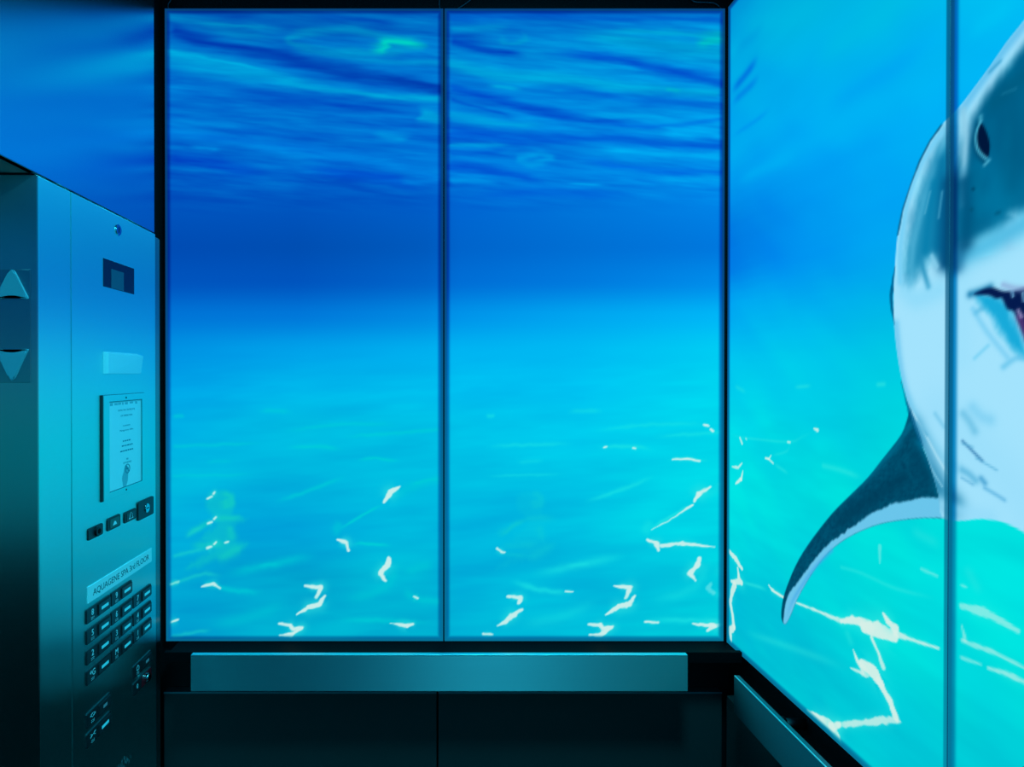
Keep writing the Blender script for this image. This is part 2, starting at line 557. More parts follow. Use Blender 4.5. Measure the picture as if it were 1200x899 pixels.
TOP2 = [
    ([(530, 22), (620, 20), (706, 22), (845, 26)], 5, (0, 92, 203), .7),
    ([(530, 34), (598, 31)], 5, (0, 150, 213), .7),
    ([(576, 40), (592, 51), (613, 46), (608, 36)], 3.5, (0, 158, 212), .6),
    ([(660, 37), (737, 50), (798, 59), (845, 64)], 9, (0, 156, 212), .8),
    ([(700, 36), (780, 40), (845, 40)], 3, (0, 170, 210), .5),
    ([(805, 57), (823, 48), (845, 46)], 7, (0, 202, 200), .8),
    ([(530, 49), (582, 62), (623, 66)], 6, (0, 72, 190), .9),
    ([(630, 62), (706, 69), (767, 80), (845, 99)], [5, 6, 8, 10], (0, 88, 208), .9),
    ([(530, 77), (582, 89), (644, 93), (706, 103), (783, 108), (845, 111)], [8, 9, 11, 11, 7, 6], (0, 168, 222), .9),
    ([(567, 100), (613, 108)], 2.5, (0, 188, 230), .6),
    ([(640, 109), (687, 109)], 2.0, (0, 186, 228), .6),
    ([(775, 107), (800, 109)], 3, (0, 196, 205), .5),
    ([(530, 105), (582, 117), (629, 130), (706, 142), (783, 147)], 6.5, (0, 82, 204), .9),
    ([(600, 112), (660, 108), (737, 117), (845, 123)], 8, (0, 104, 214), .75),
    ([(530, 118), (580, 130), (610, 138)], 2.5, (0, 78, 200), .6),
    ([(530, 136), (598, 147), (650, 149)], 7, (0, 158, 224), .85),
    ([(660, 136), (737, 136), (798, 139)], 3.5, (0, 160, 233), .75),
    ([(690, 145), (780, 148), (845, 140)], 3, (0, 105, 222), .6),
    ([(530, 157), (613, 163), (706, 163), (798, 170), (845, 170)], 7.5, (0, 94, 214), .85),
    ([(530, 169), (604, 170)], 2.5, (0, 158, 226), .7),
    ([(767, 154), (845, 157)], 8, (0, 172, 244), .8),
    ([(663, 177), (737, 180), (845, 183)], 6, (0, 166, 240), .8),
    ([(613, 186), (635, 182), (650, 188), (629, 192), (613, 186)], 4.5, (0, 168, 236), .6),
    ([(530, 180), (600, 176)], 3.5, (0, 90, 210), .6),
    ([(530, 197), (598, 203), (650, 216)], 6.5, (0, 86, 210), .85),
    ([(669, 188), (737, 197), (845, 204)], 4.5, (0, 106, 224), .8),
    ([(533, 212), (560, 213), (589, 215)], 4.5, (0, 152, 234), .7),
    ([(660, 215), (706, 217)], 2.2, (0, 168, 240), .6),
    ([(767, 211), (845, 211)], 5, (0, 162, 240), .7),
    ([(540, 228), (640, 226), (760, 232)], 6, (0, 96, 216), .6),
]
CAUS = [  # white sparkle strokes of the sea bed: points, width
    ([(450, 588), (457, 578), (469, 570)], [2, 4, 1]),
    ([(396, 633), (406, 637), (408, 645)], [2, 3, 2.2]),
    ([(456, 655), (454, 663), (445, 673), (452, 681)], [3, 3.5, 3, 1.6]),
    ([(357, 687), (376, 689), (371, 701)], [1.6, 3.2, 2.2]),
    ([(381, 699), (375, 709), (362, 712), (347, 721)], [1.2, 3.4, 3.6, 1.2]),
    ([(327, 732), (340, 733), (343, 738), (354, 736), (341, 744), (328, 745)], [1.6, 2.6, 2.6, 2.6, 3, 1.6]),
    ([(457, 731), (474, 734), (484, 732), (477, 735)], [.8, 2.6, 1.6, 2]),
]


def paint_back(U, V, panel):
    P = Paint(U, V)
    P.Cc = grid_colour(U, V, BX, BY, BTAB)
    # streaky water texture
    s = fbm((U + 3 * V) / 130, (V - 0.10 * U) / 11, 3)
    top = 1 - sstep(205, 260, V)
    P.Cc[:, 1] += s * top * 52
    P.Cc[:, 2] += s * top * 30
    s2 = fbm(U / 80 + 50, (V + 0.06 * U) / 14, 3)
    low = sstep(380, 470, V)
    P.Cc[:, 1] += s2 * low * 22
    P.Cc[:, 2] += s2 * low * 10
    s3 = fbm(U / 150 + 9, (V + 0.3 * U) / 70 + 5, 2)
    P.Cc[:, 1] += s3 * sstep(520, 600, V) * 42
    P.Cc[:, 2] += s3 * sstep(520, 600, V) * 14
    U0, V0 = P.U, P.V
    P.U = U0 + 26 * fbm(U0 / 70 + 3, V0 / 14, 3) * top
    P.V = V0 + 9 * fbm(U0 / 46 + 40, (V0 - .1 * U0) / 9, 3) * top
    for st in (TOP1 if panel == 0 else TOP2):
        P.soft(smoothpts(st[0], 4), st[1] if not hasattr(st[1], '__len__') else list(np.interp(np.linspace(0, 1, 4 * (len(st[0]) - 1) + 1), np.linspace(0, 1, len(st[1])), st[1])), st[2], st[3])
    P.U, P.V = U0, V0
    s4 = fbm((U + 4 * V) / 60 + 80, (V - 0.12 * U) / 4.5, 3)
    P.Cc[:, 1] += s4 * top * 40
    P.Cc[:, 2] += s4 * top * 20
    P.U = U0 + 3 * fbm(U0 / 9 + 3, V0 / 9, 2)
    P.V = V0 + 3 * fbm(U0 / 9 + 43, V0 / 9, 2)
    sh = 0 if panel == 0 else 363.5
    X = lambda pts: [(a + sh, b_) for a, b_ in pts]
    br = 0 if panel == 0 else 18
    glow = (0, 208, 216) if panel == 0 else (30, 228, 230)
    # long soft ripples
    for pts, wd, al in [([(320, 590), (365, 574), (407, 557)], 2.2, .55), ([(335, 525), (375, 523), (404, 528)], 2.2, .6),
                        ([(417, 540), (437, 537), (470, 541)], 1.6, .7), ([(205, 523), (260, 521), (310, 520)], 2, .45),
                        ([(330, 507), (380, 499), (450, 497), (470, 503)], 2, .4), ([(400, 512), (460, 508), (512, 504)], 2, .5),
                        ([(300, 482), (330, 482), (345, 483)], 2.5, .4), ([(205, 488), (218, 487)], 2, .5),
                        ([(240, 542), (275, 540)], 2, .3), ([(205, 558), (300, 556)], 1.6, .35),
                        ([(480, 568), (512, 561)], 1.8, .5), ([(257, 674), (310, 664), (373, 650)], 4.5, .5),
                        ([(300, 664), (330, 660)], 2, .4), ([(390, 727), (450, 728), (510, 730)], 3, .6),
                        ([(233, 680), (270, 692), (312, 695)], 3, .6), ([(470, 672), (510, 660)], 5, .35), ([(398, 705), (450, 690), (470, 650)], 5, .35),
                        ([(470, 690), (487, 702), (512, 706)], 4, .5), ([(395, 622), (420, 607), (450, 590)], 1.5, .8), ([(410, 638), (430, 637.5), (460, 640)], 1.6, .85),
                        ([(455, 588), (480, 572), (514, 562)], 5, .35), ([(400, 628), (394, 620), (402, 610)], 5, .4), ([(340, 703), (300, 722), (240, 735)], 6, .3)]:
        P.soft(smoothpts(X(pts), 3), wd * 1.2, glow, al)
    # teal swirl
    tal = .65 if panel == 0 else .30
    T0 = (20, 205, 196) if panel == 0 else (20, 205, 214)
    for pts, wd in [([(257, 578), (270, 582), (271, 600)], 3), ([(248, 610), (270, 607), (286, 608)], 3), ([(268, 614), (272, 630), (270, 637)], 4),
                    ([(286, 637), (272, 648), (252, 658)], 5), ([(262, 584), (267, 598)], 5), ([(216, 628), (235, 618), (250, 608)], 3), ([(220, 640), (240, 640), (270, 637)], 4)]:
        P.soft(smoothpts(X(pts), 3), wd * 1.25, T0, tal)
    P.poly(smoothpts(X([(243, 582), (262, 575), (274, 583), (272, 604), (288, 609), (273, 615), (272, 634), (289, 638), (268, 652), (240, 661), (218, 667), (234, 654), (254, 641), (236, 632), (256, 612), (244, 598)]), 3, True), T0, .42 if panel == 0 else .16, 5, jit=5)
    if panel == 1:
        P.soft([(583, 632), (600, 618), (622, 606)], 2.5, (20, 200, 205), .4)
        P.soft([(582, 644), (592, 650), (620, 652)], 3, (20, 200, 210), .3)
    for pts, wd in CAUS:
        P.soft(X(pts), [q * 2.4 for q in wd], (60, 225, 225), .55)
        P.hard(X(pts), [q * .85 for q in wd], WHITE, .95)
    # glints of each panel
    if panel == 0:
        for pts, wd in [([(243, 584), (248, 582)], 1.2), ([(250, 579), (252, 577)], 1.2), ([(243, 614), (248, 612)], 1.3), ([(251, 608), (253, 606)], 1.3),
                        ([(242, 643), (248, 641)], 1.3), ([(251, 638), (253, 636)], 1.3), ([(264, 636), (268, 635)], 1),
                        ([(236, 688), (250, 685), (257, 690)], [1, 2, 1.4]), ([(200, 685), (209, 682)], 1.3), ([(200, 730), (208, 727)], 1.4), ([(485, 700), (489, 702)], 1.4)]:
            P.soft(pts, [q * 3 for q in (wd if hasattr(wd, '__len__') else [wd] * len(pts))], (40, 220, 215), .5)
            P.hard(pts, wd, WHITE, .9)
        for pts in ([(215, 631), (240, 616)], [(205, 652), (243, 643)], [(203, 684), (240, 672), (262, 676)], [(203, 746), (250, 738)]):
            P.soft(pts, 2.5, (30, 210, 205), .5)
    else:
        for pts, wd in [([(583, 643), (588, 647), (592, 648)], [1.5, 1.6, 1]), ([(826, 498.5), (830, 499)], 1.2), ([(833, 503), (836, 505)], 1.4),
                        ([(788, 539), (805, 538), (820, 540)], [1, 1.3, 1.2]), ([(775, 640), (800, 637), (838, 641)], [2, 2, 1]),
                        ([(595, 699), (610, 701), (608, 708)], [1.2, 2.6, 2]), ([(612, 715), (600, 722), (592, 730), (583, 734)], [1.5, 3.4, 2.4, 1]),
                        ([(566, 744), (577, 745)], 1.3), ([(812, 732), (830, 734), (838, 735), (830, 740)], [.8, 2.6, 3.2, 2]),
                        ([(708, 524.5), (711, 524)], 1), ([(742, 525.5), (744, 526)], 1), ([(756, 729), (772, 730)], 1.2),
                        ([(663, 693), (672, 694)], 1), ([(764, 621), (790, 607), (812, 592)], [.5, .8, 1.2]), ([(820, 578), (834, 570)], [1.6, .8])]:
            P.soft(pts, [q * 2.6 for q in (wd if hasattr(wd, '__len__') else [wd] * len(pts))], (50, 226, 226), .5)
            P.hard(pts, wd, WHITE, .92)
        P.hard([(833, 686), (830, 690), (836, 695)], 3, (120, 230, 235), .6, 1.5)
    return P.Cc


def toq(pts):
    """photo position on the right wall -> unfolded wall units"""
    out = []
    for px, py in pts:
        q = on_x(px, py, XR)
        out.append((q.y * SC, 438 - (q.z - 1.6) * SC))
    return out


RCOL = {860: [(0, (0, 150, 215)), (60, (0, 172, 228)), (120, (0, 165, 235)), (180, (0, 170, 241)), (215, (0, 152, 238)), (265, (0, 120, 226)), (315, (0, 126, 230)), (355, (0, 166, 242)), (420, (0, 197, 240)), (500, (0, 216, 232)), (580, (0, 224, 227)), (640, (0, 212, 223)), (700, (0, 192, 216)), (760, (0, 196, 214))],
        950: [(-120, (0, 160, 215)), (0, (0, 181, 224)), (60, (0, 178, 235)), (120, (0, 172, 241)), (180, (0, 170, 246)), (235, (0, 152, 241)), (300, (0, 150, 240)), (360, (0, 176, 239)), (420, (0, 200, 236)), (500, (0, 208, 228)), (580, (0, 218, 222)), (640, (0, 212, 222)), (700, (0, 206, 219)), (760, (0, 190, 214)), (830, (0, 202, 216))],
        1040: [(-200, (0, 170, 215)), (0, (0, 186, 228)), (80, (0, 180, 241)), (160, (0, 173, 246)), (240, (0, 160, 243)), (300, (0, 166, 240)), (360, (0, 182, 233)), (420, (0, 200, 228)), (500, (0, 213, 222)), (580, (0, 221, 220)), (640, (0, 223, 221)), (700, (0, 212, 219)), (760, (0, 216, 220)), (830, (0, 200, 217)), (899, (0, 196, 215))],
        1160: [(-300, (0, 175, 220)), (0, (0, 190, 242)), (100, (0, 180, 246)), (300, (0, 172, 240)), (430, (0, 205, 226)), (620, (0, 228, 224)), (700, (0, 229, 226)), (800, (0, 216, 221)), (899, (0, 200, 214)), (960, (0, 195, 212))]}
_rows = np.linspace(0, 760, 77)
_xs, _tab = [], []
for px in sorted(RCOL, reverse=True):
    q = on_x(px, 440, XR).y * SC
    kk = [toq([(px, py)])[0][1] for py, _ in RCOL[px]]
    cc = np.array([c for _, c in RCOL[px]], float)
    _xs.append(q)
    _tab.append(np.stack([np.interp(_rows, kk, cc[:, j]) for j in range(3)], 1))

BODY = smoothpts([(1240, -30), (1200, 24), (1180, 49), (1160, 78), (1140, 105), (1127, 122), (1116, 134), (1103, 147), (1090, 165), (1078, 188), (1067, 217), (1058, 245), (1052, 275), (1049, 310),
                  (1047, 350), (1048, 380), (1051, 410), (1056, 440), (1063, 468), (1071, 497), (1080, 520), (1090, 545), (1100, 580), (1104, 606), (1125, 610), (1150, 608), (1172, 611), (1185, 616), (1200, 624), (1240, 650)], 3) + [(1420, 700), (1420, -150)]
FIN = smoothpts([(1067, 482), (1063, 492), (1056, 510), (1036, 536), (1017, 560), (998, 579), (976, 601), (953, 630), (936, 656), (925, 680), (918, 701), (915.5, 719), (917, 729), (921, 731), (927, 720), (934, 703), (946, 681), (960, 660),
                 (978, 641), (1000, 626.5), (1028, 615), (1056, 609.5), (1083, 607), (1108, 607), (1118, 600), (1116, 575), (1103, 563), (1086, 535), (1076, 510)], 3, True)
FIN_W = smoothpts([(922, 732), (918.5, 730), (918.5, 720), (921.5, 705), (926, 694), (934, 684), (942, 673), (959, 650), (978, 631.5), (1000, 617), (1017, 604), (1047, 590), (1072, 585.5), (1103, 582.5), (1135, 588), (1135, 612), (1108, 608.5),
                   (1083, 608), (1056, 611), (1028, 617), (1000, 628), (978, 643), (960, 662), (946, 683), (934, 705), (927, 722)], 3, True)


def paint_right(U, V):
    P = Paint(U, V)
    P.Cc = grid_colour(U, V, _xs, _rows, _tab)
    Umir = on_x(1216, 440, XR).y * SC
    S = lambda pts, n=3: toq(smoothpts(pts, n))
    low = sstep(440, 500, V)
    s2 = fbm(U / 60 + 20, V / 16, 3)
    P.Cc[:, 1] += s2 * (4 + low * 14)
    P.Cc[:, 2] += s2 * (4 + low * 6)
    s3 = fbm((U - V * .8) / 120 + 3, (V + .8 * U) / 45 + 5, 2)
    P.Cc[:, 1] += s3 * 18
    # surface streaks, seen running up to the right
    for pts, wd, c, al in [([(856, 108), (872, 90), (890, 66)], 4.5, (0, 112, 222), .8), ([(856, 122), (876, 104), (892, 88)], 4, (0, 128, 228), .7),
                           ([(857, 160), (885, 142), (905, 126)], 2.5, (0, 148, 238), .6), ([(860, 60), (885, 40), (900, 20)], 6, (0, 150, 220), .4),
                           ([(880, 200), (960, 160), (1040, 118), (1100, 80)], 9, (0, 182, 246), .4), ([(960, 130), (1040, 85), (1105, 40)], 8, (0, 158, 242), .45),
                           ([(900, 235), (980, 190), (1080, 145)], 8, (0, 152, 240), .35), ([(950, 70), (1040, 20), (1080, -5)], 10, (0, 192, 228), .4),
                           ([(860, 215), (900, 195), (940, 180)], 6, (0, 180, 246), .5), ([(870, 30), (930, 20), (1000, -5)], 9, (0, 184, 226), .5),
                           ([(1130, 40), (1165, 20), (1195, -5)], 5, (0, 200, 246), .4)]:
        P.soft(S(pts), wd * 1.3, c, al)
    # sea bed sparkle
    for pts, wd, al in [([(853, 505), (862, 511), (880, 514), (925, 518), (940, 512), (956, 504)], 1.2, .35), ([(926, 519), (922, 529), (904, 534)], 1.2, .3), ([(906, 543), (925, 556)], 1.5, .4),
                        ([(965, 546), (985, 551), (1012, 561)], 2, .45), ([(868, 682), (890, 688), (901, 693)], 1.6, .5), ([(986, 665), (1010, 672), (1050, 690), (1100, 702)], 1.3, .4),
                        ([(1065, 620), (1104, 640)], 3, .3), ([(870, 740), (930, 760), (1000, 786)], 3, .3), ([(1000, 760), (990, 735)], 3, .3), ([(1130, 660), (1150, 700)], 3, .3),
                        ([(860, 452), (875, 460)], 2, .3), ([(930, 454), (952, 452)], 1.5, .4), ([(1025, 451), (1040, 450)], 1.5, .5)]:
        P.soft(S(pts), wd * 1.3, (60, 232, 226), al)
    for pts, wd, al in [([(854.5, 646), (863, 656), (869, 666)], [2.2, 3.4, 2.6], .9), ([(864.5, 666), (866, 678), (869, 683), (862, 682), (857, 681)], [1.6, 2.8, 3.6, 3, 2.2], .9),
                        ([(861, 685), (858, 694), (855.8, 706), (858, 718), (860, 735)], [4, 3.6, 3, 2.6, 3], .9), ([(860, 735), (855.5, 739), (857, 752)], [3.5, 4, 1.5], .9),
                        ([(901, 686), (905, 692), (918, 700)], [1.2, 2.2, 1.4], .9), ([(929, 705), (945, 711), (960, 717), (986, 728)], [1, 1.5, 1.5, 2.5], .85),
                        ([(986, 728), (1000, 727), (1020, 734)], [2.5, 5, 7], .95), ([(1012, 736), (1030, 738), (1048, 746)], [7, 10, 6], .95), ([(1035, 719), (1040, 728), (1050, 737)], [1.5, 5, 4], .95),
                        ([(1050, 743), (1075, 752), (1100, 760)], [3.5, 2, 1.2], .85), ([(1021, 747), (1030, 766), (1035, 782)], [2, 2.2, 3], .9),
                        ([(1000, 762), (1005, 775), (1015, 788)], [1, 2.5, 6], .9), ([(1010, 778), (1024, 788), (1031, 800)], [5, 9, 6], .95), ([(997, 783), (1010, 789)], [1, 2.5], .85),
                        ([(1030, 798), (1043, 822), (1050, 841)], [5, 4.2, 4.5], .95), ([(1055, 846), (1040, 844), (1010, 847), (982, 850)], [1.6, 4, 3.2, 3.2], .8),
                        ([(946, 833), (960, 842), (974, 851), (981, 862), (985, 871)], [1.5, 4.5, 6.5, 5, 2], .95), ([(984, 849), (974, 853)], [3.2, 5], .9),
                        ([(1127, 711), (1158, 719), (1192, 739)], [4, 5, 3.4], .55), ([(1127, 733), (1131, 750)], [1, 3], .5), ([(1128, 751), (1163, 764), (1205, 785)], [3, 2.4, 1.6], .55),
                        ([(1127, 771), (1150, 779)], [2, 1], .45), ([(1158, 783), (1180, 790), (1206, 802)], [1.5, 3.5, 3.5], .6), ([(1127, 686), (1132, 688)], 1.5, .4), ([(1031, 640), (1031, 660)], [2.2, 1], .35), ([(1080, 667), (1098, 675)], 2.2, .35),
                        ([(867, 513), (869.7, 520)], 1.5, .8), ([(874, 514), (875, 515)], 1, .6), ([(923, 518), (926, 518.5)], 1.2, .7), ([(954, 502.5), (958, 504)], [1.4, 2], .85),
                        ([(897, 537), (901, 538), (903.5, 534)], 1.1, .85), ([(901, 538), (906, 543)], 1.1, .85), ([(858, 547), (865, 548), (869.5, 543)], [1, 1.6, 1], .8),
                        ([(870.5, 552), (868.5, 562)], [1, 2.2], .85), ([(868, 562), (862, 567)], [2.4, 1], .85)]:
        W = wd if hasattr(wd, '__len__') else [wd] * len(pts)
        k = on_x(np.mean([q[0] for q in pts]), 440, XR).y / YB
        P.soft(toq(pts), [max(q * k * 2.2, .6) for q in W], (70, 235, 228), .45 * al)
        P.hard(toq(pts), [max(q * k, .7) for q in W], (214, 240, 232), al, .8)

    # ---- shark: everything in a mirrored copy so the print goes on past the edge of the picture
    Q = Paint(np.where(U < Umir, 2 * Umir - U, U), V)
    Q.Cc = P.Cc
    qb, qf = toq(BODY), toq(FIN)
    allidx = np.arange(U.size)
    idx = Q.sub(qb + qf, 12)
    clip = np.zeros(U.size)
    clipf = np.zeros(U.size)
    clip[idx] = 1 - sstep(-.8, .8, Q.sdf(idx, qb))
    clipf[idx] = 1 - sstep(-.9, .9, Q.sdf(idx, qf))
    # fin
    Q.poly(qf, (0, 74, 104), 1, .9)
    fi = np.nonzero(clipf > 0)[0]
    nz = fbm((Q.U[fi] + Q.V[fi]) / 5, (Q.V[fi] - Q.U[fi]) / 3, 3)
    Q.Cc[fi, 1] += nz * 30 * clipf[fi]
    Q.Cc[fi, 2] += nz * 30 * clipf[fi]
    for pts, wd, c, al in [([(1066, 498), (1048, 526), (1012, 564), (966, 604), (936, 650)], 5, (0, 116, 150), .6), ([(1080, 520), (1095, 550), (1108, 580)], 9, (0, 120, 160), .7),
                           ([(1060, 560), (1020, 585), (985, 610)], 10, (0, 58, 86), .6), ([(1075, 535), (1085, 560)], 10, (0, 66, 96), .7)]:
        Q.poly  # noqa
        ii = Q.sub(toq(pts), wd * 3)
        if ii.size:
            d, ww = Q.pdist(ii, toq(pts), wd * .62)
            Q.mix(ii, al * np.exp(-(d / ww) ** 2) * clipf[ii], c)
    Q.poly(toq(FIN_W), (112, 204, 242), .95, 1.2, clip=np.maximum(clipf, clip), jit=3)
    Q.soft(S([(921, 728), (928, 706), (940, 686), (956, 664), (975, 645)]), 2, (70, 170, 232), .6)
    # body base
    Q.mix(idx, clip[idx], (163, 227, 253))
    # gradient of the belly: cooler to the left and below
    def bs(pts, wd, c, al):
        q = S(pts)
        ii = Q.sub(q, wd * 2.4)
        if not ii.size: return
        d, ww = Q.pdist(ii, q, wd * .68)
        Q.mix(ii, al * np.exp(-(d / ww) ** 2) * clip[ii], c)
    bs([(1100, 480), (1160, 540), (1210, 600)], 26, (150, 220, 250), .5)
    bs([(1127, 300), (1127, 420)], 14, (150, 222, 252), .4)
    bs([(1050, 380), (1056, 435), (1068, 480), (1082, 515)], 5, (110, 200, 240), .8)
    bs([(1064, 470), (1080, 500), (1100, 530), (1120, 548)], 7, (120, 204, 238), .55)
    bs([(1072, 500), (1084, 530), (1100, 562), (1116, 588)], 11, (60, 150, 190), .8)
    bs([(1088, 560), (1102, 582), (1120, 592)], 10, (20, 120, 160), .8)
    bs([(1104, 590), (1125, 598), (1160, 606)], 9, (150, 220, 250), .8)
    for pts, wd, c, al in [([(1066, 478), (1082, 505), (1098, 535), (1110, 555)], 1.2, (190, 236, 252), .6), ([(1068, 490), (1078, 520), (1092, 550), (1104, 570)], 1, (150, 215, 240), .6),
                           ([(1075, 495), (1086, 510)], 1.3, (60, 160, 205), .5), ([(1096, 485), (1106, 500)], 2, (110, 195, 232), .6)]:
        bs(pts, wd * 1.3, c, al)
    # dark upper skin, right of the highlight
    Q.poly(S([(1134, 158), (1138, 140), (1150, 120), (1170, 92), (1190, 66), (1210, 42), (1260, 10), (1380, -30), (1380, 240), (1200, 248), (1186, 256), (1166, 270), (1146, 280), (1130, 288), (1116, 296), (1106, 306), (1108, 250), (1120, 200)]), (0, 100, 142), 1, 6, clip=clip, jit=2.5)
    bi = np.nonzero((clip > 0) & (Q.V < toq([(1160, 300)])[0][1]))[0]
    nz = fbm(Q.U[bi] / 14 + 7, Q.V[bi] / 30, 3)
    Q.Cc[bi, 1] += nz * 34
    Q.Cc[bi, 2] += nz * 30
    bs([(1128, 230), (1150, 240), (1180, 225), (1200, 215)], 16, (0, 122, 165), .6)
    bs([(1180, 110), (1190, 170), (1185, 215)], 14, (0, 84, 124), .55)
    bs([(1150, 190), (1165, 210), (1170, 250)], 10, (0, 118, 162), .5)
    bs([(1127, 300), (1160, 285), (1200, 262)], 12, (70, 182, 224), .8)
    bs([(1126, 290), (1122, 312)], 8, (20, 90, 140), .6)
    # rim light on the top edge
    bs([(1128, 128), (1140, 110), (1160, 82), (1180, 54), (1206, 22)], 6.5, (104, 196, 240), .95)
    bs([(1129, 130), (1130, 150), (1131, 180), (1128, 205)], 4.5, (140, 205, 232), .85)
    bs([(1128, 200), (1127, 240)], 4, (80, 165, 205), .5)
    bs([(1160, 84), (1172, 72)], 2, (60, 160, 205), .7)
    bs([(1175, 110), (1190, 104)], 1.5, (40, 140, 180), .7)
    # left cheek: pale strip at the edge, teal grey shading that ends in brush-like feathering
    Q.poly(S([(1104, 160), (1118, 150), (1122, 250), (1120, 312), (1104, 308), (1092, 300), (1082, 312), (1072, 326), (1062, 330), (1061, 300), (1066, 268), (1074, 236), (1086, 200)]), (22, 136, 180), .95, 9, clip=clip, jit=5)
    bs([(1068, 330), (1070, 290), (1082, 240), (1096, 195), (1106, 168)], 5, (90, 186, 222), .55)
    bs([(1104, 190), (1102, 240), (1098, 290)], 10, (0, 112, 160), .7)
    bs([(1112, 215), (1110, 270), (1108, 308)], 10, (0, 74, 122), .9)
    bs([(1094, 215), (1088, 260), (1084, 295)], 6, (0, 122, 170), .6)
    bs([(1130, 215), (1134, 250), (1132, 285)], 9, (0, 78, 120), .7)
    bs([(1165, 120), (1200, 90)], 9, (0, 90, 126), .6)
    bs([(1078, 300), (1082, 316), (1088, 336)], 3.5, (30, 140, 185), .75)
    bs([(1092, 300), (1098, 312)], 3, (150, 220, 248), .6)
    bs([(1100, 255), (1104, 225)], 1.6, (90, 180, 215), .5)
    bs([(1084, 250), (1090, 225)], 1.4, (110, 195, 225), .4)
    bs([(1055, 330), (1055, 290), (1063, 240), (1075, 203), (1090, 174), (1103, 156)], 4.5, (118, 208, 246), .95)
    bs([(1060, 340), (1075, 350), (1100, 340)], 12, (130, 214, 248), .5)
    # thin dark outlines
    for pts, wd, al in [([(1103, 147), (1090, 165), (1078, 188), (1067, 217), (1058, 245), (1052, 275)], 1.3, .8), ([(1049, 312), (1046, 330), (1044.5, 345), (1045, 360), (1048, 380)], (.3, 1.8, 2.6, 1.8, .3), .85), ([(1056, 447), (1062, 470), (1068, 488), (1075, 508), (1082, 524)], (.3, 1.4, 3.0, 3.0, .4), .75)]:
        q = toq(pts)
        k = .65
        Q.hard(q, [x * k for x in wd] if hasattr(wd, '__len__') else wd * k, (0, 88, 132), al, .8)
    # nostril
    Q.poly(S([(1147, 140), (1142, 155), (1141, 170), (1147, 186), (1156, 192), (1152, 180)]), (0, 62, 98), .8, 2.5, clip=clip)
    Q.poly(toq(smoothpts([(1149.5, 144), (1155, 152), (1159.5, 166), (1159.5, 178), (1156.5, 186), (1150, 181), (1145, 172), (1144, 160), (1146, 150)], 3, True)), (0, 22, 58), 1, .9, clip=clip)
    bs([(1149, 143), (1145, 152), (1143.5, 162), (1145, 173), (1150, 181), (1156, 186)], 1.5, (70, 176, 206), .9)
    bs([(1149, 137), (1149, 141)], 2.4, (80, 180, 210), .7)
    bs([(1159, 188), (1154, 193)], 1.8, (90, 190, 220), .7)
    bs([(1140, 221), (1141, 222)], 1.6, (0, 66, 100), .8)
    bs([(1138, 245), (1139, 246)], 1.8, (0, 80, 115), .7)
    bs([(1168, 250), (1171, 249)], 2, (0, 80, 115), .6)
    # mouth
    Q.poly(toq(smoothpts([(1144, 347), (1152, 345), (1166, 347), (1180, 356), (1188, 374), (1198, 396), (1206, 420), (1190, 412), (1172, 390), (1158, 366)], 3, True)), (8, 164, 214), .9, 4, clip=clip, jit=4)
    bs([(1150, 362), (1144, 366)], 3, (60, 170, 215), .5)
    bs([(1137, 345), (1150, 341), (1160, 337)], 4, (20, 120, 170), .8)
    Q.poly(toq(smoothpts([(1142, 345), (1152, 339), (1163, 337), (1175, 341), (1186, 341), (1216, 341), (1216, 420), (1206, 408), (1196, 384), (1188, 366), (1180, 362), (1174, 350), (1167, 350), (1158, 346)], 3, True)), (4, 26, 78), 1, 1.5, clip=clip)
    bs([(1186, 342), (1187, 347)], 1.5, (110, 175, 215), .8)
    bs([(1199, 344), (1200, 352)], 1.5, (120, 185, 220), .8)
    bs([(1195, 372), (1200, 384), (1206, 398)], 3.5, (96, 58, 124), .75)
    bs([(1193, 364), (1197, 371)], 1.8, (170, 165, 210), .7)
    bs([(1176, 334), (1190, 338), (1206, 338)], 3, (140, 170, 215), .7)
    bs([(1140, 362), (1156, 388), (1180, 418)], 3, (100, 195, 238), .5)
    bs([(1142, 420), (1158, 405)], 2, (110, 205, 242), .6)
    bs([(1176, 430), (1190, 420), (1204, 420)], 3, (90, 190, 232), .6)
    # gill slits
    for pts, wd, c, al in [([(1129, 485), (1136, 494), (1142, 505)], 4.5, (104, 190, 226), .7), ([(1140, 478), (1150, 488), (1160, 492)], 6, (120, 204, 240), .6), ([(1128, 517), (1140, 529), (1151, 540)], 1.6, (60, 130, 180), .85),
                           ([(1144, 537), (1156, 544), (1168, 551)], 1.2, (96, 180, 220), .7), ([(1128, 551), (1136, 556), (1143, 563)], 4, (90, 180, 220), .75), ([(1150, 561), (1154, 566)], 3, (70, 160, 208), .8),
                           ([(1127, 560), (1140, 568)], 1.5, (100, 180, 220), .7), ([(1154, 572), (1166, 579), (1177, 586)], 2, (96, 180, 224), .75), ([(1128, 520), (1140, 524)], 1.3, (90, 175, 215), .6)]:
        bs(pts, wd, c, al)
    return P.Cc


def srgb2lin(c):
    c = np.clip(c, 0, 255) / 255.0
    return np.where(c <= 0.04045, c / 12.92, ((c + 0.055) / 1.055) ** 2.4)


